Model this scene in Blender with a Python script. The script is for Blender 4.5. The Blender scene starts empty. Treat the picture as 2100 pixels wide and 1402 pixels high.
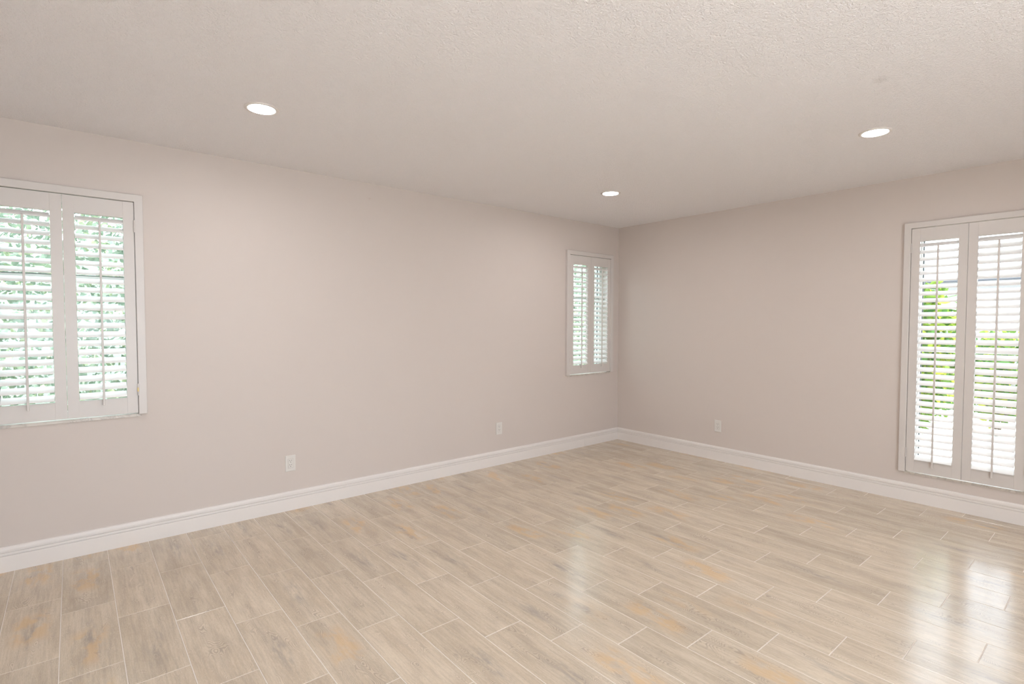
import bpy, math, random
import numpy as np
from mathutils import Vector, Matrix

random.seed(7)
rng = np.random.default_rng(7)
C = bpy.context.scene.collection
S = bpy.context.scene

# ------------------------------------------------------------------ camera
F_PX = 1083.83
CAM = Vector((-4.8655, -3.9273, 1.3507))
PITCH, YAW, ROLL = -0.036078, 0.87723, 0.00094
fw = Vector((math.cos(PITCH) * math.cos(YAW), math.cos(PITCH) * math.sin(YAW), math.sin(PITCH)))
rt = Vector((math.sin(YAW), -math.cos(YAW), 0.0))
up = rt.cross(fw)
rt2 = math.cos(ROLL) * rt + math.sin(ROLL) * up
up2 = -math.sin(ROLL) * rt + math.cos(ROLL) * up
cd = bpy.data.cameras.new('camera')
cam = bpy.data.objects.new('camera', cd)
C.objects.link(cam)
M = Matrix((rt2, up2, -fw)).transposed().to_4x4()
M.translation = CAM
cam.matrix_world = M
cd.sensor_width = 36.0
cd.sensor_fit = 'HORIZONTAL'
cd.lens = F_PX / 2100 * 36
cd.clip_start = 0.02
S.camera = cam

# ------------------------------------------------------------------ colour management
S.view_settings.view_transform = 'Standard'
S.view_settings.look = 'None'
S.view_settings.gamma = 1.0
S.view_settings.use_curve_mapping = False
S.view_settings.exposure = 0.06

# ------------------------------------------------------------------ world: bright hazy sky
SKY = 8.7
w = bpy.data.worlds.new('sky')
S.world = w
w.use_nodes = True
bg = w.node_tree.nodes['Background']
bg.inputs[0].default_value = (0.90, 0.975, 1.13, 1)
bg.inputs[1].default_value = SKY

# ------------------------------------------------------------------ sun
sd = bpy.data.lights.new('sun', 'SUN')
sd.energy = 24.0
sd.color = (1.0, 0.965, 0.95)
sd.angle = math.radians(0.6)
sun = bpy.data.objects.new('sun', sd)
C.objects.link(sun)
SUNDIR = Vector((-0.62, 0.26, -0.75)).normalized()
sun.rotation_euler = SUNDIR.to_track_quat('-Z', 'Y').to_euler()

LAMP_W = 7.6      # strength multiplier of the recessed lamps

S.cycles.use_denoising = True
S.cycles.max_bounces = 10
S.cycles.diffuse_bounces = 6
S.cycles.glossy_bounces = 5
S.cycles.transparent_max_bounces = 24
S.cycles.sample_clamp_indirect = 12
S.cycles.caustics_reflective = False
S.cycles.caustics_refractive = False

# ------------------------------------------------------------------ node helpers
class NT:
    def __init__(s, name):
        s.m = bpy.data.materials.new(name)
        s.m.use_nodes = True
        s.t = s.m.node_tree
        s.b = s.t.nodes['Principled BSDF']
        s.out = s.t.nodes['Material Output']
    def n(s, typ, **kw):
        nd = s.t.nodes.new(typ)
        for k, v in kw.items():
            setattr(nd, k, v)
        return nd
    def l(s, a, b):
        s.t.links.new(a, b)
    def val(s, x, sock):
        if hasattr(x, 'links') or hasattr(x, 'is_linked'):
            s.l(x, sock)
        else:
            sock.default_value = x
    def math(s, op, a, b=0.0, c=0.0, clamp=False):
        nd = s.n('ShaderNodeMath', operation=op, use_clamp=clamp)
        s.val(a, nd.inputs[0]); s.val(b, nd.inputs[1]); s.val(c, nd.inputs[2])
        return nd.outputs[0]
    def noise(s, vec, scale=5.0, detail=2.0, rough=0.5, dist=0.0):
        nd = s.n('ShaderNodeTexNoise')
        if vec is not None:
            s.l(vec, nd.inputs['Vector'])
        nd.inputs['Scale'].default_value = scale
        nd.inputs['Detail'].default_value = detail
        nd.inputs['Roughness'].default_value = rough
        nd.inputs['Distortion'].default_value = dist
        return nd.outputs['Fac']
    def comb(s, x, y, z=0.0):
        nd = s.n('ShaderNodeCombineXYZ')
        s.val(x, nd.inputs[0]); s.val(y, nd.inputs[1]); s.val(z, nd.inputs[2])
        return nd.outputs[0]
    def sep(s, v):
        nd = s.n('ShaderNodeSeparateXYZ'); s.l(v, nd.inputs[0])
        return nd.outputs
    def ramp(s, fac, lo, hi, a=0.0, b=1.0):
        nd = s.n('ShaderNodeMapRange', interpolation_type='SMOOTHSTEP')
        s.val(fac, nd.inputs[0])
        nd.inputs[1].default_value = lo; nd.inputs[2].default_value = hi
        nd.inputs[3].default_value = a; nd.inputs[4].default_value = b
        return nd.outputs[0]
    def mix(s, fac, a, b, mode='MIX'):
        nd = s.n('ShaderNodeMix', data_type='RGBA', blend_type=mode)
        s.val(fac, nd.inputs[0])
        for x, k in ((a, 6), (b, 7)):
            if isinstance(x, tuple):
                nd.inputs[k].default_value = (*x, 1) if len(x) == 3 else x
            else:
                s.l(x, nd.inputs[k])
        return nd.outputs[2]
    def pos(s):
        return s.n('ShaderNodeNewGeometry').outputs['Position']
    def bump(s, h, strength, dist, normal=None):
        nd = s.n('ShaderNodeBump')
        nd.inputs['Strength'].default_value = strength
        nd.inputs['Distance'].default_value = dist
        s.l(h, nd.inputs['Height'])
        if normal is not None:
            s.l(normal, nd.inputs['Normal'])
        s.l(nd.outputs[0], s.b.inputs['Normal'])
        return nd.outputs[0]

def simple(name, col, rough=0.5, spec=0.5, metal=0.0, var=0.04, scale=8.0):
    t = NT(name)
    nz = t.noise(t.pos(), scale, 3.0)
    hi = tuple(min(1, c * (1 + var)) for c in col)
    lo = tuple(c * (1 - var) for c in col)
    t.l(t.mix(nz, lo, hi), t.b.inputs['Base Color'])
    t.b.inputs['Roughness'].default_value = rough
    t.b.inputs['Specular IOR Level'].default_value = spec
    t.b.inputs['Metallic'].default_value = metal
    return t.m

def wall_mat():
    t = NT('greige_wall_paint')
    p = t.pos()
    big = t.noise(p, 0.9, 2.0)
    base = t.mix(big, (0.590, 0.522, 0.478), (0.605, 0.537, 0.493))
    # a faint reddish scuff high on the long wall
    d = t.n('ShaderNodeVectorMath', operation='DISTANCE')
    sc = t.n('ShaderNodeVectorMath', operation='MULTIPLY')
    t.l(p, sc.inputs[0]); sc.inputs[1].default_value = (1.0, 1.0, 3.2)
    t.l(sc.outputs[0], d.inputs[0]); d.inputs[1].default_value = (-3.05, 0.0, 2.322 * 3.2)
    brk = t.noise(p, 90.0, 2.0)
    m = t.math('MULTIPLY', t.ramp(d.outputs['Value'], 0.012, 0.035, 1.0, 0.0), t.ramp(brk, 0.45, 0.6, 0.0, 0.35))
    t.l(t.mix(m, base, (0.50, 0.36, 0.31)), t.b.inputs['Base Color'])
    t.b.inputs['Roughness'].default_value = 0.55
    t.b.inputs['Specular IOR Level'].default_value = 0.3
    h = t.noise(p, 260.0, 3.0, 0.6)
    h2 = t.noise(p, 14.0, 2.0)
    t.bump(t.math('MULTIPLY_ADD', h2, 2.0, h), 0.10, 0.002)
    return t.m

def ceiling_mat():
    t = NT('textured_ceiling_paint')
    p = t.pos()
    big = t.noise(p, 1.1, 2.0)
    col = t.mix(big, (0.895, 0.870, 0.875), (0.91, 0.885, 0.89))
    d = t.n('ShaderNodeVectorMath', operation='DISTANCE')
    t.l(p, d.inputs[0]); d.inputs[1].default_value = (-2.055, -3.130, 2.44)
    m = t.ramp(d.outputs['Value'], 0.010, 0.045, 0.16, 0.0)
    col = t.mix(m, col, (0.42, 0.38, 0.34))
    t.l(col, t.b.inputs['Base Color'])
    t.b.inputs['Roughness'].default_value = 0.6
    t.b.inputs['Specular IOR Level'].default_value = 0.35
    a = t.noise(p, 165.0, 4.0, 0.62, 0.5)
    b = t.ramp(t.noise(p, 85.0, 3.0, 0.55, 0.8), 0.40, 0.62)
    t.bump(t.math('MULTIPLY_ADD', b, 0.6, a), 0.75, 0.0055)
    return t.m

def tile_mat():
    t = NT('wood_look_porcelain_tile')
    uv = t.n('ShaderNodeUVMap', uv_map='UVMap').outputs[0]
    at = t.n('ShaderNodeAttribute', attribute_name='rnd').outputs['Vector']
    u, v, _ = t.sep(uv)                     # metres from the tile's centre; u runs along the plank
    r, g, b = t.sep(at)
    ox = t.math('MULTIPLY', r, 37.0)
    oy = t.math('MULTIPLY', g, 53.0)
    oz = t.math('MULTIPLY', b, 71.0)
    # broad soft tone along the plank
    st = t.noise(t.comb(t.math('MULTIPLY_ADD', u, 2.2, ox), t.math('MULTIPLY_ADD', v, 16.0, oy), oz), 1.0, 4.0, 0.6)
    base = t.mix(t.ramp(st, 0.30, 0.70), (0.545, 0.452, 0.343), (0.665, 0.568, 0.446))
    # streaks
    s2 = t.noise(t.comb(t.math('MULTIPLY_ADD', u, 7.0, oy), t.math('MULTIPLY_ADD', v, 110.0, oz), ox), 1.0, 5.0, 0.65)
    base = t.mix(t.ramp(s2, 0.40, 0.72, 0.0, 0.48), base, (0.41, 0.35, 0.285))
    base = t.mix(t.ramp(s2, 0.46, 0.25, 0.0, 0.35), base, (0.70, 0.61, 0.52))
    s3 = t.noise(t.comb(t.math('MULTIPLY_ADD', u, 60.0, oz), t.math('MULTIPLY_ADD', v, 330.0, ox), oy), 1.0, 3.0, 0.7)
    base = t.mix(t.ramp(s3, 0.48, 0.75, 0.0, 0.34), base, (0.40, 0.335, 0.28))
    base = t.mix(t.ramp(s3, 0.50, 0.28, 0.0, 0.30), base, (0.76, 0.67, 0.58))
    # growth rings: contour lines of a stretched field
    f = t.noise(t.comb(t.math('MULTIPLY_ADD', u, 3.1, oz), t.math('MULTIPLY_ADD', v, 7.5, ox), oy), 1.0, 1.6, 0.45)
    wob = t.noise(t.comb(t.math('MULTIPLY_ADD', u, 45.0, oz), t.math('MULTIPLY_ADD', v, 60.0, ox), oy), 1.0, 2.0)
    ph = t.math('ADD', t.math('MULTIPLY', f, 620.0), t.math('MULTIPLY', wob, 3.0))
    ring = t.ramp(t.math('SINE', ph), -0.2, 1.0)
    msk = t.ramp(t.noise(t.comb(t.math('MULTIPLY_ADD', u, 5.0, ox), t.math('MULTIPLY_ADD', v, 13.0, oz), oy), 1.0, 2.0), 0.42, 0.62)
    vm = t.ramp(t.math('ABSOLUTE', v), 0.030, 0.095, 1.0, 0.35)
    ringm = t.math('MULTIPLY', t.math('MULTIPLY', ring, msk), t.math('MULTIPLY', vm, 0.55))
    base = t.mix(ringm, base, (0.33, 0.275, 0.23))
    # smoky grey figure down the middle of some tiles
    sel = t.ramp(t.math('FRACT', t.math('MULTIPLY', r, 7.3)), 0.60, 0.64)
    vc = t.math('ABSOLUTE', t.math('ADD', v, t.math('MULTIPLY_ADD', f, 0.10, -0.05)))
    core = t.ramp(vc, 0.002, 0.042, 1.0, 0.0)
    un = t.noise(t.comb(t.math('MULTIPLY_ADD', u, 12.0, oy), t.math('MULTIPLY_ADD', v, 60.0, oz), ox), 1.0, 4.0, 0.65)
    ue = t.ramp(t.math('ABSOLUTE', t.math('ADD', u, t.math('MULTIPLY_ADD', g, 0.16, -0.08))), 0.02, 0.22, 1.0, 0.0)
    sm = t.math('MULTIPLY', t.math('MULTIPLY', core, t.ramp(un, 0.36, 0.66)), t.math('MULTIPLY', sel, t.math('MULTIPLY', ue, 0.50)))
    base = t.mix(sm, base, (0.265, 0.250, 0.245))
    # ochre stains
    sel2 = t.ramp(t.math('FRACT', t.math('MULTIPLY', g, 5.7)), 0.62, 0.66)
    bn = t.noise(t.comb(t.math('MULTIPLY_ADD', u, 7.0, ox), t.math('MULTIPLY_ADD', v, 15.0, oy), oz), 1.0, 3.0, 0.6)
    ue2 = t.ramp(t.math('ABSOLUTE', t.math('ADD', u, t.math('MULTIPLY_ADD', r, 0.2, -0.1))), 0.08, 0.20, 1.0, 0.0)
    ve2 = t.ramp(t.math('ABSOLUTE', v), 0.035, 0.085, 1.0, 0.0)
    om = t.math('MULTIPLY', t.math('MULTIPLY', t.ramp(bn, 0.42, 0.60), sel2), t.math('MULTIPLY', t.math('MULTIPLY', ue2, ve2), 0.62))
    base = t.mix(om, base, (0.66, 0.455, 0.255))
    # tile to tile shade
    shade = t.mix(t.math('MULTIPLY', b, 1.0), (0.93, 0.925, 0.92), (1.05, 1.045, 1.04))
    base = t.mix(1.0, base, shade, 'MULTIPLY')
    t.l(base, t.b.inputs['Base Color'])
    rn = t.noise(t.pos(), 18.0, 3.0)
    t.l(t.ramp(rn, 0.2, 0.8, 0.165, 0.215), t.b.inputs['Roughness'])
    t.b.inputs['IOR'].default_value = 1.60
    h = t.math('ADD', t.math('MULTIPLY', s2, 0.6), t.math('MULTIPLY', ringm, -0.5))
    t.bump(h, 0.10, 0.0006)
    return t.m

def glass_mat(name, tint):
    t = NT(name)
    t.t.nodes.remove(t.b)
    tr = t.n('ShaderNodeBsdfTransparent'); tr.inputs[0].default_value = (*tint, 1)
    gl = t.n('ShaderNodeBsdfGlossy'); gl.inputs['Roughness'].default_value = 0.02
    fr = t.n('ShaderNodeFresnel'); fr.inputs[0].default_value = 1.45
    mx = t.n('ShaderNodeMixShader')
    geo = t.n('ShaderNodeNewGeometry')
    front = t.math('SUBTRACT', 1.0, geo.outputs['Backfacing'])
    t.l(t.math('MULTIPLY', fr.outputs[0], front), mx.inputs[0]); t.l(tr.outputs[0], mx.inputs[1]); t.l(gl.outputs[0], mx.inputs[2])
    t.l(mx.outputs[0], t.out.inputs[0])
    return t.m

def marble_mat():
    t = NT('veined_marble')
    p = t.pos()
    wv = t.noise(p, 9.0, 5.0, 0.6, 1.5)
    vein = t.ramp(t.math('ABSOLUTE', t.math('ADD', wv, -0.5)), 0.0, 0.05, 1.0, 0.0)
    col = t.mix(t.ramp(t.noise(p, 5.0, 3.0), 0.3, 0.7), (0.55, 0.49, 0.43), (0.68, 0.62, 0.56))
    t.l(t.mix(t.math('MULTIPLY', vein, 0.5), col, (0.38, 0.34, 0.31)), t.b.inputs['Base Color'])
    t.b.inputs['Roughness'].default_value = 0.3
    return t.m

def leaf_mat(name, c1, c2, c3, trans=0.35):
    t = NT(name)
    at = t.n('ShaderNodeAttribute', attribute_name='rnd').outputs['Vector']
    r, g, b = t.sep(at)
    col = t.mix(r, c1, c2)
    col = t.mix(t.ramp(g, 0.6, 1.0), col, c3)
    t.t.nodes.remove(t.b)
    df = t.n('ShaderNodeBsdfDiffuse'); tl = t.n('ShaderNodeBsdfTranslucent')
    t.l(col, df.inputs[0]); t.l(col, tl.inputs[0])
    mx = t.n('ShaderNodeMixShader'); mx.inputs[0].default_value = trans
    t.l(df.outputs[0], mx.inputs[1]); t.l(tl.outputs[0], mx.inputs[2])
    t.l(mx.outputs[0], t.out.inputs[0])
    return t.m

def lamp_mat():
    t = NT('frosted_lamp_lens')
    t.b.inputs['Base Color'].default_value = (0.9, 0.9, 0.88, 1)
    t.b.inputs['Emission Color'].default_value = (1.0, 0.985, 1.0, 1)
    t.b.inputs['Emission Strength'].default_value = 26.0 * LAMP_W
    return t.m

M_WALL = wall_mat()
M_CEIL = ceiling_mat()
M_TILE = tile_mat()
M_GROUT = simple('pale_grout', (0.72, 0.66, 0.60), 0.75, 0.3, 0, 0.05, 40)
M_WHITE = simple('white_semigloss_trim', (0.745, 0.698, 0.665), 0.38, 0.45, 0, 0.012, 6)
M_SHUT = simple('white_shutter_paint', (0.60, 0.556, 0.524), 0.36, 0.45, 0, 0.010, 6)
M_LOUV = simple('daylit_louver_paint', (0.84, 0.83, 0.815), 0.36, 0.45, 0, 0.010, 6)  # shutter paint lightened to imitate daylight falling on the louvers
M_PLATE = simple('white_plastic', (0.67, 0.64, 0.60), 0.35, 0.5, 0, 0.01, 6)
M_DARK = simple('dark_slot', (0.06, 0.05, 0.045), 0.6, 0.3)
M_MARBLE = marble_mat()
M_GLASS = glass_mat('clear_glass', (0.95, 0.98, 0.965))
M_GREEN = glass_mat('pale_green_glass', (0.78, 0.83, 0.805))
M_TINT = glass_mat('dimming_glass', (0.765, 0.785, 0.77))  # tint added to dim the daylight through the tall window
M_ALU = simple('white_window_frame', (0.74, 0.76, 0.74), 0.45, 0.5)
M_GASK = simple('dark_gasket', (0.16, 0.18, 0.18), 0.6, 0.3)
M_BRASS = simple('brass', (0.72, 0.52, 0.25), 0.35, 0.5, 0.8)
M_METAL = simple('brushed_screw_metal', (0.62, 0.60, 0.57), 0.35, 0.5, 0.7)
M_LAMP = lamp_mat()
M_STUC = simple('white_stucco', (0.40, 0.40, 0.39), 0.8, 0.2)
M_ROOF = simple('grey_roof_shingle', (0.17, 0.18, 0.20), 0.8, 0.2, 0, 0.2, 12)
M_PAVE = simple('pale_paving', (0.63, 0.61, 0.60), 0.8, 0.2, 0, 0.1, 4)
M_GRASS = simple('lawn_grass', (0.10, 0.16, 0.05), 0.9, 0.1, 0, 0.3, 30)
M_GWALL = simple('sage_garden_wall_paint', (0.36, 0.41, 0.37), 0.8, 0.2)
M_BARK = simple('bark', (0.20, 0.16, 0.12), 0.9, 0.1, 0, 0.2, 20)
M_HEDGE = leaf_mat('pale_hedge_leaf', (0.27, 0.33, 0.26), (0.34, 0.40, 0.32), (0.42, 0.46, 0.29))
M_CROTON = leaf_mat('yellow_green_leaf', (0.07, 0.17, 0.05), (0.18, 0.28, 0.05), (0.44, 0.46, 0.07), 0.4)
M_TREE = leaf_mat('dark_tree_leaf', (0.06, 0.12, 0.03), (0.10, 0.17, 0.05), (0.16, 0.22, 0.06))
M_FENCE = simple('weathered_fence_paint', (0.42, 0.36, 0.33), 0.7, 0.3, 0, 0.1, 6)

# ------------------------------------------------------------------ mesh helpers
class MB:
    def __init__(s):
        s.v, s.f, s.mi = [], [], []
    def box(s, x0, x1, y0, y1, z0, z1, mi=0):
        x0, x1 = sorted((x0, x1)); y0, y1 = sorted((y0, y1)); z0, z1 = sorted((z0, z1))
        b = len(s.v)
        s.v += [(x0, y0, z0), (x1, y0, z0), (x1, y1, z0), (x0, y1, z0), (x0, y0, z1), (x1, y0, z1), (x1, y1, z1), (x0, y1, z1)]
        for q in ((0, 3, 2, 1), (4, 5, 6, 7), (0, 1, 5, 4), (1, 2, 6, 5), (2, 3, 7, 6), (3, 0, 4, 7)):
            s.f.append(tuple(b + i for i in q)); s.mi.append(mi)
        return s
    def loft(s, rings, closed=True, caps=True, mi=0):
        b = len(s.v); n = len(rings[0])
        for r in rings:
            s.v += [tuple(p) for p in r]
        for i in range(len(rings) - 1):
            for j in range(n if closed else n - 1):
                k = (j + 1) % n
                s.f.append((b + i * n + j, b + i * n + k, b + (i + 1) * n + k, b + (i + 1) * n + j)); s.mi.append(mi)
        if caps:
            s.f.append(tuple(b + j for j in reversed(range(n)))); s.mi.append(mi)
            e = b + (len(rings) - 1) * n
            s.f.append(tuple(e + j for j in range(n))); s.mi.append(mi)
        return s
    def tf(s, fn):
        s.v = [tuple(fn(*p)) for p in s.v]
        return s
    def build(s, name, mats, parent=None, bevel=0.0, seg=2, smooth=False):
        me = bpy.data.meshes.new(name)
        me.from_pydata(s.v, [], s.f)
        if not isinstance(mats, (list, tuple)):
            mats = [mats]
        for m in mats:
            me.materials.append(m)
        me.polygons.foreach_set('material_index', s.mi)
        me.update()
        import bmesh
        bm = bmesh.new(); bm.from_mesh(me)
        bmesh.ops.recalc_face_normals(bm, faces=bm.faces)
        bm.to_mesh(me); bm.free()
        if smooth:
            me.polygons.foreach_set('use_smooth', [True] * len(me.polygons))
        o = bpy.data.objects.new(name, me)
        C.objects.link(o)
        if parent is not None:
            o.parent = parent
        if bevel > 0:
            md = o.modifiers.new('bevel', 'BEVEL')
            md.width = bevel; md.segments = seg; md.limit_method = 'ANGLE'; md.angle_limit = math.radians(40)
        if smooth:
            md = o.modifiers.new('split', 'EDGE_SPLIT'); md.split_angle = math.radians(42)
        return o

def tag(o, label=None, cat=None, group=None, kind=None):
    if label: o['label'] = label
    if cat: o['category'] = cat
    if group: o['group'] = group
    if kind: o['kind'] = kind
    return o
def empty(name, loc=(0, 0, 0)):
    o = bpy.data.objects.new(name, None); C.objects.link(o); o.location = loc
    o.empty_display_size = 0.1
    return o

# ------------------------------------------------------------------ room shell
H = 2.44
XW, YS = -5.75, -5.80          # far end wall behind the left edge, wall behind the camera
WT = 0.20

def wall_boxes(mb, a0, a1, z0, z1, holes, put):
    """rectangles of wall around the holes (a0,a1,z0,z1)"""
    xs = sorted({a0, a1, *[h[0] for h in holes], *[h[1] for h in holes]})
    for i in range(len(xs) - 1):
        l, r = xs[i], xs[i + 1]
        hs = [h for h in holes if h[0] <= l + 1e-6 and h[1] >= r - 1e-6]
        z = z0
        for h in sorted(hs, key=lambda h: h[2]):
            if h[2] > z + 1e-6: put(mb, l, r, z, h[2])
            z = h[3]
        if z < z1 - 1e-6: put(mb, l, r, z, z1)

# windows, in (along, along, z0, z1): clear width inside the shutter casing
W1 = dict(c=-4.897, hw=0.330, z0=0.796, z1=2.072)      # on the long wall, at the left edge of the photo
W2 = dict(c=-0.497, hw=0.330, z0=0.796, z1=2.072)      # on the long wall, near the corner
W3 = dict(c=-3.106, hw=0.329, z0=0.226, z1=2.056)      # on the right wall
def hole(W): return (W['c'] - W['hw'] - 0.012, W['c'] + W['hw'] + 0.012, W['z0'] - 0.018, W['z1'] + 0.012)

mb = MB()
wall_boxes(mb, XW - WT, WT, -0.1, H + 0.1, [hole(W1), hole(W2)], lambda m, l, r, a, b: m.box(l, r, 0, WT, a, b))
tag(mb.build('wall_left', M_WALL), kind='structure')
mb = MB()
wall_boxes(mb, YS - WT, 0, -0.1, H + 0.1, [hole(W3)], lambda m, l, r, a, b: m.box(0, WT, l, r, a, b))
tag(mb.build('wall_right', M_WALL), kind='structure')
D1 = (-5.55, -2.85, 0.0, 2.10)
mb = MB()
wall_boxes(mb, XW - WT, 0, -0.1, H + 0.1, [D1], lambda m, l, r, a, b: m.box(l, r, YS - WT, YS, a, b))
tag(mb.build('wall_back', M_WALL), kind='structure')
mb = MB()
wall_boxes(mb, YS, 0, -0.1, H + 0.1, [], lambda m, l, r, a, b: m.box(XW - WT, XW, l, r, a, b))
tag(mb.build('wall_end', M_WALL), kind='structure')
tag(MB().box(XW - WT, WT, YS - WT, WT, H, H + 0.15).build('ceiling', M_CEIL), kind='structure')

# floor: plank tiles 0.2 x 0.6 laid in a third-offset stair pattern
def make_floor():
    V, F, MI, UV, RN = [], [], [], [], []
    PX, PY, g = 0.2008, 0.5955, 0.0016
    b = 0
    V += [(XW, YS, -0.0011), (0, YS, -0.0011), (0, 0, -0.0011), (XW, 0, -0.0011)]
    F.append((0, 1, 2, 3)); MI.append(1); UV += [(0, 0)] * 4; RN += [(0, 0, 0)] * 4
    rr = random.Random(21)
    for n in range(-5, 25):
        x1 = -0.92 - PX * n; x0 = x1 - PX
        y = -3.333 + 0.1985 * n
        k0 = int(math.floor((YS - y) / PY)) - 1
        for k in range(k0, k0 + 14):
            ya, yb = y + k * PY, y + (k + 1) * PY
            rnd = (rr.random(), rr.random(), rr.random())
            cx_, cy_ = (x0 + x1) / 2, (ya + yb) / 2
            X0, X1, Y0, Y1 = max(x0 + g, XW), min(x1 - g, 0), max(ya + g, YS), min(yb - g, 0)
            if X1 - X0 < 0.004 or Y1 - Y0 < 0.004: continue
            b = len(V); c = 0.0011
            V += [(X0, Y0, -0.0013), (X1, Y0, -0.0013), (X1, Y1, -0.0013), (X0, Y1, -0.0013),
                  (X0 + c, Y0 + c, 0), (X1 - c, Y0 + c, 0), (X1 - c, Y1 - c, 0), (X0 + c, Y1 - c, 0)]
            for q in ((4, 5, 6, 7), (0, 1, 5, 4), (1, 2, 6, 5), (2, 3, 7, 6), (3, 0, 4, 7)):
                F.append(tuple(b + i for i in q)); MI.append(0)
                for i in q:
                    vx, vy, _ = V[b + i]
                    UV.append((vy - cy_, vx - cx_)); RN.append(rnd)
    me = bpy.data.meshes.new('floor')
    me.from_pydata(V, [], F)
    me.materials.append(M_TILE); me.materials.append(M_GROUT)
    me.polygons.foreach_set('material_index', MI)
    uvl = me.uv_layers.new(name='UVMap')
    uvl.data.foreach_set('uv', [c for p in UV for c in p])
    ca = me.color_attributes.new('rnd', 'FLOAT_COLOR', 'CORNER')
    ca.data.foreach_set('color', [c for p in RN for c in (*p, 1.0)])
    me.update()
    o = bpy.data.objects.new('floor', me); C.objects.link(o)
    return tag(o, kind='structure')
make_floor()

# baseboards with two milled grooves under a rounded cap
PROF = [(0, 0), (0.0155, 0), (0.0155, 0.085), (0.0150, 0.0870), (0.0090, 0.0875), (0.0090, 0.0915), (0.0145, 0.0920),
        (0.0150, 0.097), (0.0145, 0.1040), (0.0085, 0.1045), (0.0085, 0.1090), (0.0140, 0.1100), (0.0145, 0.120), (0.0135, 0.129), (0.0095, 0.1352), (0.004, 0.1375), (0, 0.1375)]
def base(name, p0, p1, nrm, seams=()):
    p0, p1, nrm = Vector(p0), Vector(p1), Vector(nrm)
    mb_ = MB()
    pts = [p0] + [p0.lerp(p1, s) for s in seams] + [p1]
    for i in range(len(pts) - 1):
        a, b = pts[i], pts[i + 1]
        d = (b - a).normalized() * 0.0006
        if i: a = a + d
        if i < len(pts) - 2: b = b - d
        mb_.loft([[a + nrm * x + Vector((0, 0, z)) for x, z in PROF], [b + nrm * x + Vector((0, 0, z)) for x, z in PROF]])
    return tag(mb_.build(name, M_WHITE), kind='structure')
base('baseboard_left', (XW, 0, 0), (0, 0, 0), (0, -1, 0), seams=((5.75 - 0.58) / 5.75,))
base('baseboard_right', (0, -0.0155, 0), (0, YS, 0), (-1, 0, 0))
base('baseboard_end', (XW, -0.0155, 0), (XW, YS, 0), (1, 0, 0))

# ------------------------------------------------------------------ windows + shutters (local frame: a along wall, d outwards, z up)
def mapper(side):
    if side == 'L':
        return lambda a, d, z: (a, d, z)              # long wall, outdoors is +y
    return lambda a, d, z: (d, a, z)                  # right wall, outdoors is +x

def make_window(i, W, side, rail=None):
    mp = mapper(side)
    a0, a1, z0, z1 = hole(W)
    zt = W['z0']
    root = empty('window_%d' % i, mp((a0 + a1) / 2, 0.14, zt))
    tag(root, kind='structure')
    def put(mb_, name, mat, bev=0.0):
        mb_.tf(mp)
        o = mb_.build(name, mat, None, bevel=bev)
        o.parent = root; o.matrix_parent_inverse = Matrix.Translation(-Vector(root.location))
        return o
    fwid = 0.052
    f = MB()
    f.box(a0, a0 + fwid, 0.11, 0.175, zt, z1); f.box(a1 - fwid, a1, 0.11, 0.175, zt, z1)
    f.box(a0 + fwid, a1 - fwid, 0.11, 0.175, zt, zt + 0.035); f.box(a0 + fwid, a1 - fwid, 0.11, 0.175, z1 - 0.035, z1)
    put(f, 'window_frame', M_ALU, 0.002)
    gz = MB(); gi = fwid; t = 0.007
    g0, g1, b0, b1 = a0 + gi, a1 - gi, zt + 0.035, z1 - 0.035
    gz.box(g0, g0 + t, 0.136, 0.145, b0, b1); gz.box(g1 - t, g1, 0.136, 0.145, b0, b1)
    gz.box(g0, g1, 0.136, 0.145, b0, b0 + t); gz.box(g0, g1, 0.136, 0.145, b1 - t, b1)
    put(gz, 'gasket', M_GASK)
    if rail:
        r = MB(); r.box(g0, g1, 0.118, 0.150, rail - 0.016, rail + 0.006)
        put(r, 'meeting_rail', M_ALU, 0.002)
        r = MB(); r.box(g0, g1, 0.117, 0.150, rail + 0.006, rail + 0.010)
        put(r, 'rail_seal', M_GASK)
    p = MB(); p.box(g0 + t, g1 - t, 0.139, 0.142, b0 + t, b1 - t)
    put(p, 'pane', M_TINT if side == 'R' else M_GREEN)
    s = MB(); s.box(a0, a1, -0.006, 0.20, zt - 0.018, zt)
    put(s, 'window_sill', M_MARBLE, 0.002)
    return root

make_window(1, W1, 'L', 1.621)
make_window(2, W2, 'L', 1.621)
make_window(3, W3, 'R', 1.15)

def slat_ring(a, dc, zc, tilt, chord=0.0575, th=0.0105):
    """elliptical louver section; inner (room) edge low, outer edge high"""
    pts = []
    for k in range(20):
        an = 2 * math.pi * k / 20
        e = chord / 2 * math.cos(an); h = th / 2 * math.copysign(abs(math.sin(an)) ** 0.85, math.sin(an))
        pts.append((a, dc + e * math.cos(tilt) - h * math.sin(tilt), zc + e * math.sin(tilt) + h * math.cos(tilt)))
    return pts

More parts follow.
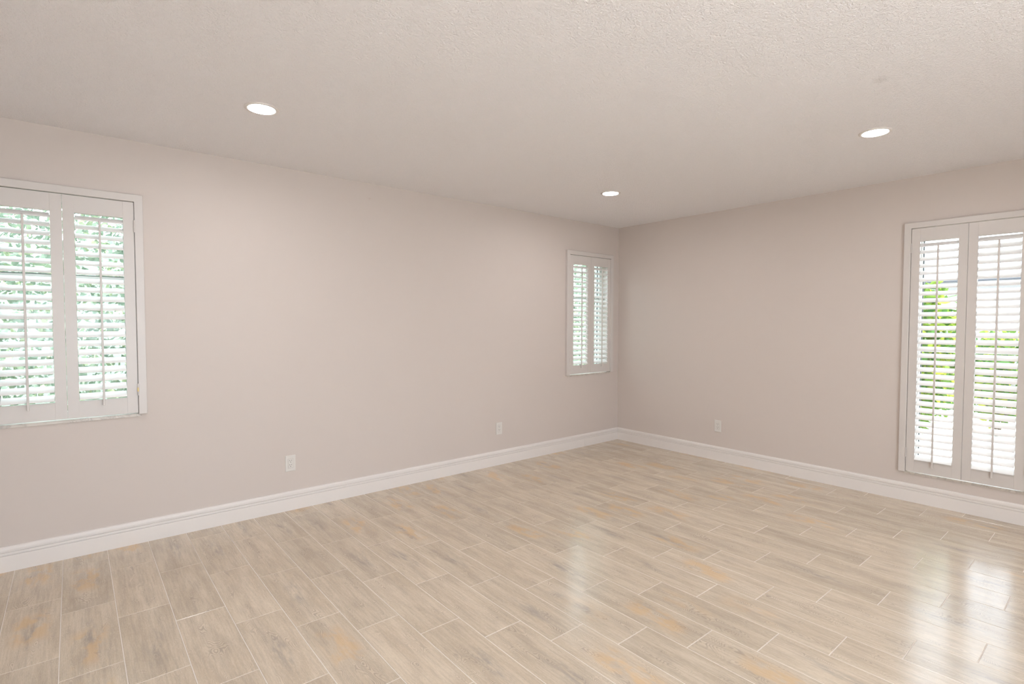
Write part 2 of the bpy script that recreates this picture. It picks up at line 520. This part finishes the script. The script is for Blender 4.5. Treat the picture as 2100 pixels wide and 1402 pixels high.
def make_shutter(W, side, n, zlow, pitch, tilts, label, railt, railb, off=(0, 0)):
    mp = mapper(side)
    c, hw, z0, z1 = W['c'], W['hw'], W['z0'], W['z1']
    root = empty('plantation_shutter', mp(c, 0, z0))
    tag(root, label, 'window shutter', 'louvered shutters on the windows')
    RI = Matrix.Translation(-Vector(root.location))
    def put(mb_, name, mat, parent=root, bev=0.0, seg=2, smooth=False):
        mb_.tf(mp)
        o = mb_.build(name, mat, None, bevel=bev, seg=seg, smooth=smooth)
        o.parent = parent
        o.matrix_parent_inverse = RI if parent is root else Matrix.Identity(4)
        if parent is not root:
            o.matrix_parent_inverse = Matrix.Identity(4)
        return o
    cw = 0.044
    zb = z0 - 0.001
    f = MB()
    U = [(c - hw - cw, zb), (c - hw - cw, z1 + cw), (c + hw + cw, z1 + cw), (c + hw + cw, zb), (c + hw, zb), (c + hw, z1), (c - hw, z1), (c - hw, zb)]
    f.loft([[(a, -0.030, z) for a, z in U], [(a, 0.0, z) for a, z in U]])
    f.box(c - hw - 0.011, c - hw, 0.0, 0.045, z0 + 0.001, z1); f.box(c + hw, c + hw + 0.011, 0.0, 0.045, z0 + 0.001, z1)
    f.box(c - hw, c - hw + 0.010, 0.010, 0.026, z0 + 0.001, z1); f.box(c + hw - 0.010, c + hw, 0.010, 0.026, z0 + 0.001, z1)
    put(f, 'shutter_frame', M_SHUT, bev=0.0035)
    st = 0.052
    y0, y1 = -0.024, 0.004
    for side_i, sg in enumerate((-1, 1)):
        tilt = math.radians(tilts[side_i])
        pa, pb = (c - hw + 0.0025, c - 0.0009) if sg < 0 else (c + 0.0009, c + hw - 0.0025)
        zp0, zp1 = z0 + 0.009, z1 - 0.004
        p = MB()
        p.box(pa, pa + st, y0, y1, zp0, zp1); p.box(pb - st, pb, y0, y1, zp0, zp1)
        p.box(pa + st - 0.004, pb - st + 0.004, y0 + 0.0010, y1 - 0.0010, railt, zp1)
        p.box(pa + st - 0.004, pb - st + 0.004, y0 + 0.0010, y1 - 0.0010, zp0, railb)
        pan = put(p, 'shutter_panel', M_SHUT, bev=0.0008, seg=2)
        # louvers
        lv = MB(); dc = (y0 + y1) / 2
        la, lb = pa + st + 0.0015, pb - st - 0.0015
        for k in range(n):
            zc = zlow + k * pitch + math.sin(tilt) * 0.031
            tl = tilt + math.radians(random.uniform(-0.8, 0.8))
            lv.loft([slat_ring(la, dc, zc, tl), slat_ring(lb, dc, zc, tl)])
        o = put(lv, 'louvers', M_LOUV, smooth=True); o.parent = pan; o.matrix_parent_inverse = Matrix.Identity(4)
        # tilt rod
        rx = (la + lb) / 2
        inner = dc - 0.0312 * math.cos(tilt)
        rod = MB(); rod.box(rx - 0.0055, rx + 0.0055, inner - 0.011, inner - 0.001, zlow - 0.040, zlow + (n - 1) * pitch + 0.006)
        o = put(rod, 'tilt_rod', M_SHUT, bev=0.002); o.parent = pan; o.matrix_parent_inverse = Matrix.Identity(4)
        # rod notch on the top rail
        nt = MB(); nt.box(rx - 0.008, rx + 0.008, y0 + 0.0002, y0 + 0.002, railt + 0.002, railt + 0.016)
        o = put(nt, 'rod_catch', M_SHUT, bev=0.0008); o.parent = pan; o.matrix_parent_inverse = Matrix.Identity(4)
        # hinges on the outer stile
        hx = pa - 0.0012 if sg < 0 else pb + 0.0012
        for hz in ((z1 - 0.145), (z0 + 0.150)):
            hg = MB()
            hg.box(hx - 0.010, hx + 0.010, -0.0322, -0.0300, hz - 0.033, hz + 0.033) if False else None
            R = 0.0042
            for (za, zb_, mi) in ((hz - 0.036, hz - 0.013, 0), (hz - 0.012, hz + 0.012, 1), (hz + 0.013, hz + 0.036, 0)):
                hg.loft([[(hx + R * math.cos(2 * math.pi * q / 12), -0.0295 + R * math.sin(2 * math.pi * q / 12), zz) for q in range(12)] for zz in (za, zb_)], mi=mi)
            brass = M_BRASS if (side == 'L' and c < -4 and sg > 0 and hz < 1.2) else M_SHUT
            o = put(hg, 'hinge', [M_SHUT, brass], smooth=True); o.parent = pan; o.matrix_parent_inverse = Matrix.Identity(4)
            if brass is M_BRASS: o['label'] = 'hinge with a bare brass barrel'
    return root

make_shutter(W1, 'L', 21, 0.908, 0.0511, (32, 32), 'white louvered shutter cut off by the left edge of the photo, above a marble sill', 1.971, 0.900)
make_shutter(W2, 'L', 21, 0.908, 0.0511, (32, 32), 'small-looking white louvered shutter on the left wall right beside the room corner', 1.974, 0.897)
make_shutter(W3, 'R', 32, 0.328, 0.0511, (38, 31), 'tall white louvered shutter on the right wall reaching down almost to the baseboard', 1.955, 0.332)

# ------------------------------------------------------------------ sliding glass door behind the camera (unseen, added to light the room)
def make_added_door(i, D, put_axis):
    if put_axis == 'Y':
        mp = lambda a, d, z: (a, YS + d, z)
    else:
        mp = lambda a, d, z: (XW + d, a, z)
    mid = (D[0] + D[1]) / 2
    root = empty('added_door_%d' % i, mp(mid, -0.1, 0)); tag(root, kind='structure')
    DI = Matrix.Translation(-Vector(root.location))
    f = MB(); y0, y1 = -0.15, -0.05
    f.box(D[0], D[0] + 0.05, y0, y1, 0.001, 2.10); f.box(D[1] - 0.05, D[1], y0, y1, 0.001, 2.10)
    f.box(D[0] + 0.05, D[1] - 0.05, y0, y1, 2.05, 2.10); f.box(D[0] + 0.05, D[1] - 0.05, y0, y1, 0.001, 0.03)
    f.box(mid - 0.03, mid + 0.03, y0, y1, 0.03, 2.05)
    f.tf(mp); o = f.build('added_door_frame', M_ALU); o.parent = root; o.matrix_parent_inverse = DI
    for (a, b) in ((D[0] + 0.05, mid - 0.03), (mid + 0.03, D[1] - 0.05)):
        p = MB().box(a, b, -0.103, -0.098, 0.03, 2.05).tf(mp)
        o = p.build('pane', M_GLASS); o.parent = root; o.matrix_parent_inverse = DI
    pl = bpy.data.lights.new('added_door_portal', 'AREA'); pl.shape = 'RECTANGLE'; pl.size = D[1] - D[0]; pl.size_y = 2.1
    pl.cycles.is_portal = True
    po = bpy.data.objects.new('added_door_portal', pl); C.objects.link(po)
    po.location = mp(mid, -0.22, 1.05)
    po.rotation_euler = Vector((0, 1, 0) if put_axis == 'Y' else (1, 0, 0)).to_track_quat('-Z', 'Y').to_euler()
make_added_door(1, D1, 'Y')

# ------------------------------------------------------------------ recessed lamps
def disc(mb_, r, z, n=48, mi=0):
    b = len(mb_.v)
    mb_.v += [(r * math.cos(2 * math.pi * k / n), r * math.sin(2 * math.pi * k / n), z) for k in range(n)]
    mb_.f.append(tuple(b + k for k in range(n))); mb_.mi.append(mi)
def lathe(mb_, prof, n=48, mi=0):
    rings = [[(r * math.cos(2 * math.pi * k / n), r * math.sin(2 * math.pi * k / n), z) for k in range(n)] for r, z in prof]
    mb_.loft(rings, caps=False, mi=mi)
def make_lamp():
    root = empty('recessed_downlight')
    t = MB(); lathe(t, [(0.0630, -0.001), (0.0640, -0.0052), (0.067, -0.0064), (0.076, -0.0054), (0.0810, -0.0028), (0.0825, 0.0)])
    t.build('trim_ring', M_WHITE, root, smooth=True)
    l = MB(); lathe(l, [(0.0635, -0.0010), (0.054, -0.0030), (0.035, -0.0042)]); disc(l, 0.035, -0.0042)
    l.build('lens', M_LAMP, root, smooth=True)
    return root
lamps = [(-4.10, -1.01, 'lit round recessed downlight above the long wall, nearest the upper left'),
         (-1.365, -1.01, 'lit round recessed downlight closest to the room corner, smallest looking'),
         (-1.315, -2.90, 'lit round recessed downlight at the right above the tall window'),
         (-4.10, -2.90, 'lit round recessed downlight over the camera position'),
         (-4.10, -4.80, 'lit round recessed downlight behind the camera before the added glazing'),
         (-1.315, -4.80, 'lit round recessed downlight at the back right before the added glazing')]
proto = make_lamp()
for i, (x, y, lab) in enumerate(lamps):
    if i == 0:
        o = proto
    else:
        o = proto.copy(); C.objects.link(o)
        for ch in list(proto.children):
            c_ = ch.copy(); C.objects.link(c_); c_.parent = o
    o.location = (x, y, H)
    tag(o, lab, 'ceiling light', 'recessed downlights')

# ------------------------------------------------------------------ wall outlets (local: face towards -y)
def make_outlet():
    root = empty('wall_outlet')
    def put(mb_, name, mat, par=root, bev=0.0, seg=2, smooth=False):
        return mb_.build(name, mat, par, bevel=bev, seg=seg, smooth=smooth)
    put(MB().box(-0.0355, 0.0355, -0.0055, 0.0, -0.0575, 0.0575), 'cover_plate', M_PLATE, bev=0.003, seg=3)
    ins = MB().box(-0.0168, 0.0168, -0.0072, -0.0054, -0.0335, 0.0335)
    rec = put(ins, 'receptacle', M_PLATE, bev=0.001)
    gr = MB()
    for s in (-1, 1):
        gr.box(-0.0176, 0.0176, -0.0058, -0.00545, s * 0.0341 - 0.0006, s * 0.0341 + 0.0006)
        gr.box(s * 0.0174 - 0.0006, s * 0.0174 + 0.0006, -0.0058, -0.00545, -0.034, 0.034)
    put(gr, 'seam', M_FENCE, rec)
    for cz in (0.0155, -0.0155):
        for sx in (-0.0063, 0.0063):
            put(MB().box(sx - 0.0012, sx + 0.0012, -0.0075, -0.0070, cz + 0.0015, cz + 0.0095), 'slot', M_DARK, rec)
        g = MB(); R = 0.0026
        g.loft([[(R * math.cos(2 * math.pi * k / 16), yy, cz - 0.0065 + R * math.sin(2 * math.pi * k / 16)) for k in range(16)] for yy in (-0.0075, -0.0070)])
        put(g, 'ground_hole', M_DARK, rec)
    for cz in (0.047, -0.047):
        g = MB(); R = 0.0028
        g.loft([[(R * math.cos(2 * math.pi * k / 16), yy, cz + R * math.sin(2 * math.pi * k / 16)) for k in range(16)] for yy in (-0.0062, -0.0054)])
        put(g, 'screw', M_PLATE)
    return root
po1 = make_outlet()
outs = [((-3.679, 0, 0.339), 0, 'white duplex outlet on the left wall nearest the large left window'),
        ((-1.762, 0, 0.347), 0, 'white duplex outlet on the left wall just left of the small corner window'),
        ((0, -1.248, 0.339), -math.pi / 2, 'white duplex outlet on the right wall above the baseboard')]
for i, (loc, rz, lab) in enumerate(outs):
    if i == 0: o = po1
    else:
        o = po1.copy(); C.objects.link(o)
        for ch in list(po1.children):
            c_ = ch.copy(); C.objects.link(c_); c_.parent = o
            for g_ in list(ch.children):
                d_ = g_.copy(); C.objects.link(d_); d_.parent = c_
    o.location = loc; o.rotation_euler = (0, 0, rz)
    tag(o, lab, 'electrical outlet', 'wall outlets')

# ------------------------------------------------------------------ outdoors
tag(MB().box(-14, 16, -16, 14, -0.32, -0.12).build('ground', M_PAVE), kind='structure')

def leaves(name, mat, n, sampler, size, parent, aspect=0.5):
    P = np.array([sampler() for _ in range(n)])
    V = np.zeros((n, 6, 3)); RN = np.zeros((n, 3))
    for i in range(n):
        ax = rng.normal(size=3); ax /= np.linalg.norm(ax)
        tv = rng.normal(size=3); tv -= ax * tv.dot(ax); tv /= np.linalg.norm(tv)
        nn = np.cross(ax, tv)
        L = size * rng.uniform(0.6, 1.2); Wd = L * aspect
        V[i] = [P[i], P[i] + ax * L * .3 + tv * Wd * .5 + nn * L * .05, P[i] + ax * L * .7 + tv * Wd * .42 + nn * L * .05,
                P[i] + ax * L, P[i] + ax * L * .7 - tv * Wd * .42 + nn * L * .05, P[i] + ax * L * .3 - tv * Wd * .5 + nn * L * .05]
        RN[i] = rng.random(3)
    me = bpy.data.meshes.new(name)
    me.from_pydata(V.reshape(-1, 3).tolist(), [], [tuple(range(6 * i, 6 * i + 6)) for i in range(n)])
    me.materials.append(mat)
    ca = me.color_attributes.new('rnd', 'FLOAT_COLOR', 'CORNER')
    ca.data.foreach_set('color', np.repeat(np.concatenate([RN, np.ones((n, 1))], 1), 6, axis=0).ravel())
    o = bpy.data.objects.new(name, me); C.objects.link(o)
    o.parent = parent; o.matrix_parent_inverse = Matrix.Translation(-Vector(parent.location))
    return o
def trunk(p0, p1, r0, r1, parent, name='stem'):
    p0, p1 = Vector(p0), Vector(p1)
    q = (p1 - p0).to_track_quat('Z', 'Y')
    rings = []
    for k in range(5):
        s = k / 4; c_ = p0.lerp(p1, s); r = r0 + (r1 - r0) * s
        rings.append([c_ + q @ Vector((r * math.cos(2 * math.pi * j / 10), r * math.sin(2 * math.pi * j / 10), 0)) for j in range(10)])
    m = MB(); m.loft(rings)
    o = m.build(name, M_BARK); o.parent = parent; o.matrix_parent_inverse = Matrix.Translation(-Vector(parent.location))
    return o

# clipped hedge along the long wall
hd = empty('hedge', (-2, 2.3, -0.12))
tag(hd, 'pale green clipped hedge outside, glimpsed through the louvers of the left windows', 'hedge')
def s_hedge():
    return (rng.uniform(-7.5, 5.0), 1.9 + rng.random() ** 1.6 * 0.5, rng.uniform(-0.1, 2.75))
leaves('foliage', M_HEDGE, 60000, s_hedge, 0.075, hd, 0.5)
for k in range(9):
    trunk((-7.2 + k * 1.45, 2.45, -0.12), (-7.1 + k * 1.45, 2.5, 2.6), 0.016, 0.008, hd)

# shrub with yellow-green leaves outside the tall window
def shrub(loc, h, rad, n, label, mat=M_CROTON, size=0.14):
    rt_ = empty('garden_shrub', loc)
    tag(rt_, label, 'shrub')
    for k in range(6):
        an = k * 1.05; e = (loc[0] + rad * .6 * math.cos(an), loc[1] + rad * .6 * math.sin(an), loc[2] + h * .75)
        trunk(loc, e, 0.018, 0.008, rt_)
    def smp():
        while True:
            p = rng.uniform(-1, 1, 3)
            if p.dot(p) < 1: break
        return (loc[0] + p[0] * rad, loc[1] + p[1] * rad, loc[2] + h * 0.55 + p[2] * h * 0.45)
    leaves('foliage', mat, n, smp, size, rt_, 0.36)
    return rt_
shrub((2.6, -2.2, -0.12), 2.04, 0.45, 2100, 'yellow-green broad-leaved shrub seen through the left louvers of the tall window')
shrub((4.4, -2.7, -0.12), 1.40, 0.60, 1700, 'low green shrub seen through the right louvers of the tall window')

shrub((6.4, -1.5, -0.12), 1.15, 0.8, 1600, 'dark green low shrub far behind the yellow-green one by the tall window', M_TREE)

# neighbouring white house beyond
nh = empty('neighbour_house', (9.5, -2, -0.12))
tag(nh, 'white house with a dark roof edge glimpsed beyond the tall right window', 'house')
NI = Matrix.Translation(-Vector(nh.location))
o = MB().box(9.5, 13.5, -7, 4, -0.12, 2.25).build('house_wall', M_STUC); o.parent = nh; o.matrix_parent_inverse = NI
m = MB(); m.loft([[(9.0, -7.5, 2.22), (9.0, -7.5, 2.29), (11.5, -7.5, 3.0), (14, -7.5, 2.34), (14, -7.5, 2.20)],
                  [(9.0, 4.5, 2.22), (9.0, 4.5, 2.29), (11.5, 4.5, 3.0), (14, 4.5, 2.34), (14, 4.5, 2.20)]])
o = m.build('roof', M_ROOF); o.parent = nh; o.matrix_parent_inverse = NI

gw = MB().box(-9, 4.5, 3.4, 3.55, -0.12, 2.2).build('garden_wall', M_GWALL)
tag(gw, 'pale sage garden wall behind the clipped hedge outside the left windows', 'wall')

# unseen tree added so its crown shades the tall window from the high sun
tr = empty('added_shade_tree', (3.6, -4.6, -0.12))
tag(tr, 'unseen leafy tree added outside to the right to shade the tall window', 'tree')
trunk((3.6, -4.6, -0.12), (3.3, -4.4, 3.7), 0.11, 0.07, tr, 'trunk')
def s_tree():
    while True:
        p = rng.uniform(-1, 1, 3)
        if p.dot(p) < 1: break
    return (2.95 + p[0] * 1.15, -4.3 + p[1] * 1.2, 4.95 + p[2] * 1.15)
leaves('foliage', M_TREE, 2600, s_tree, 0.26, tr, 0.55)
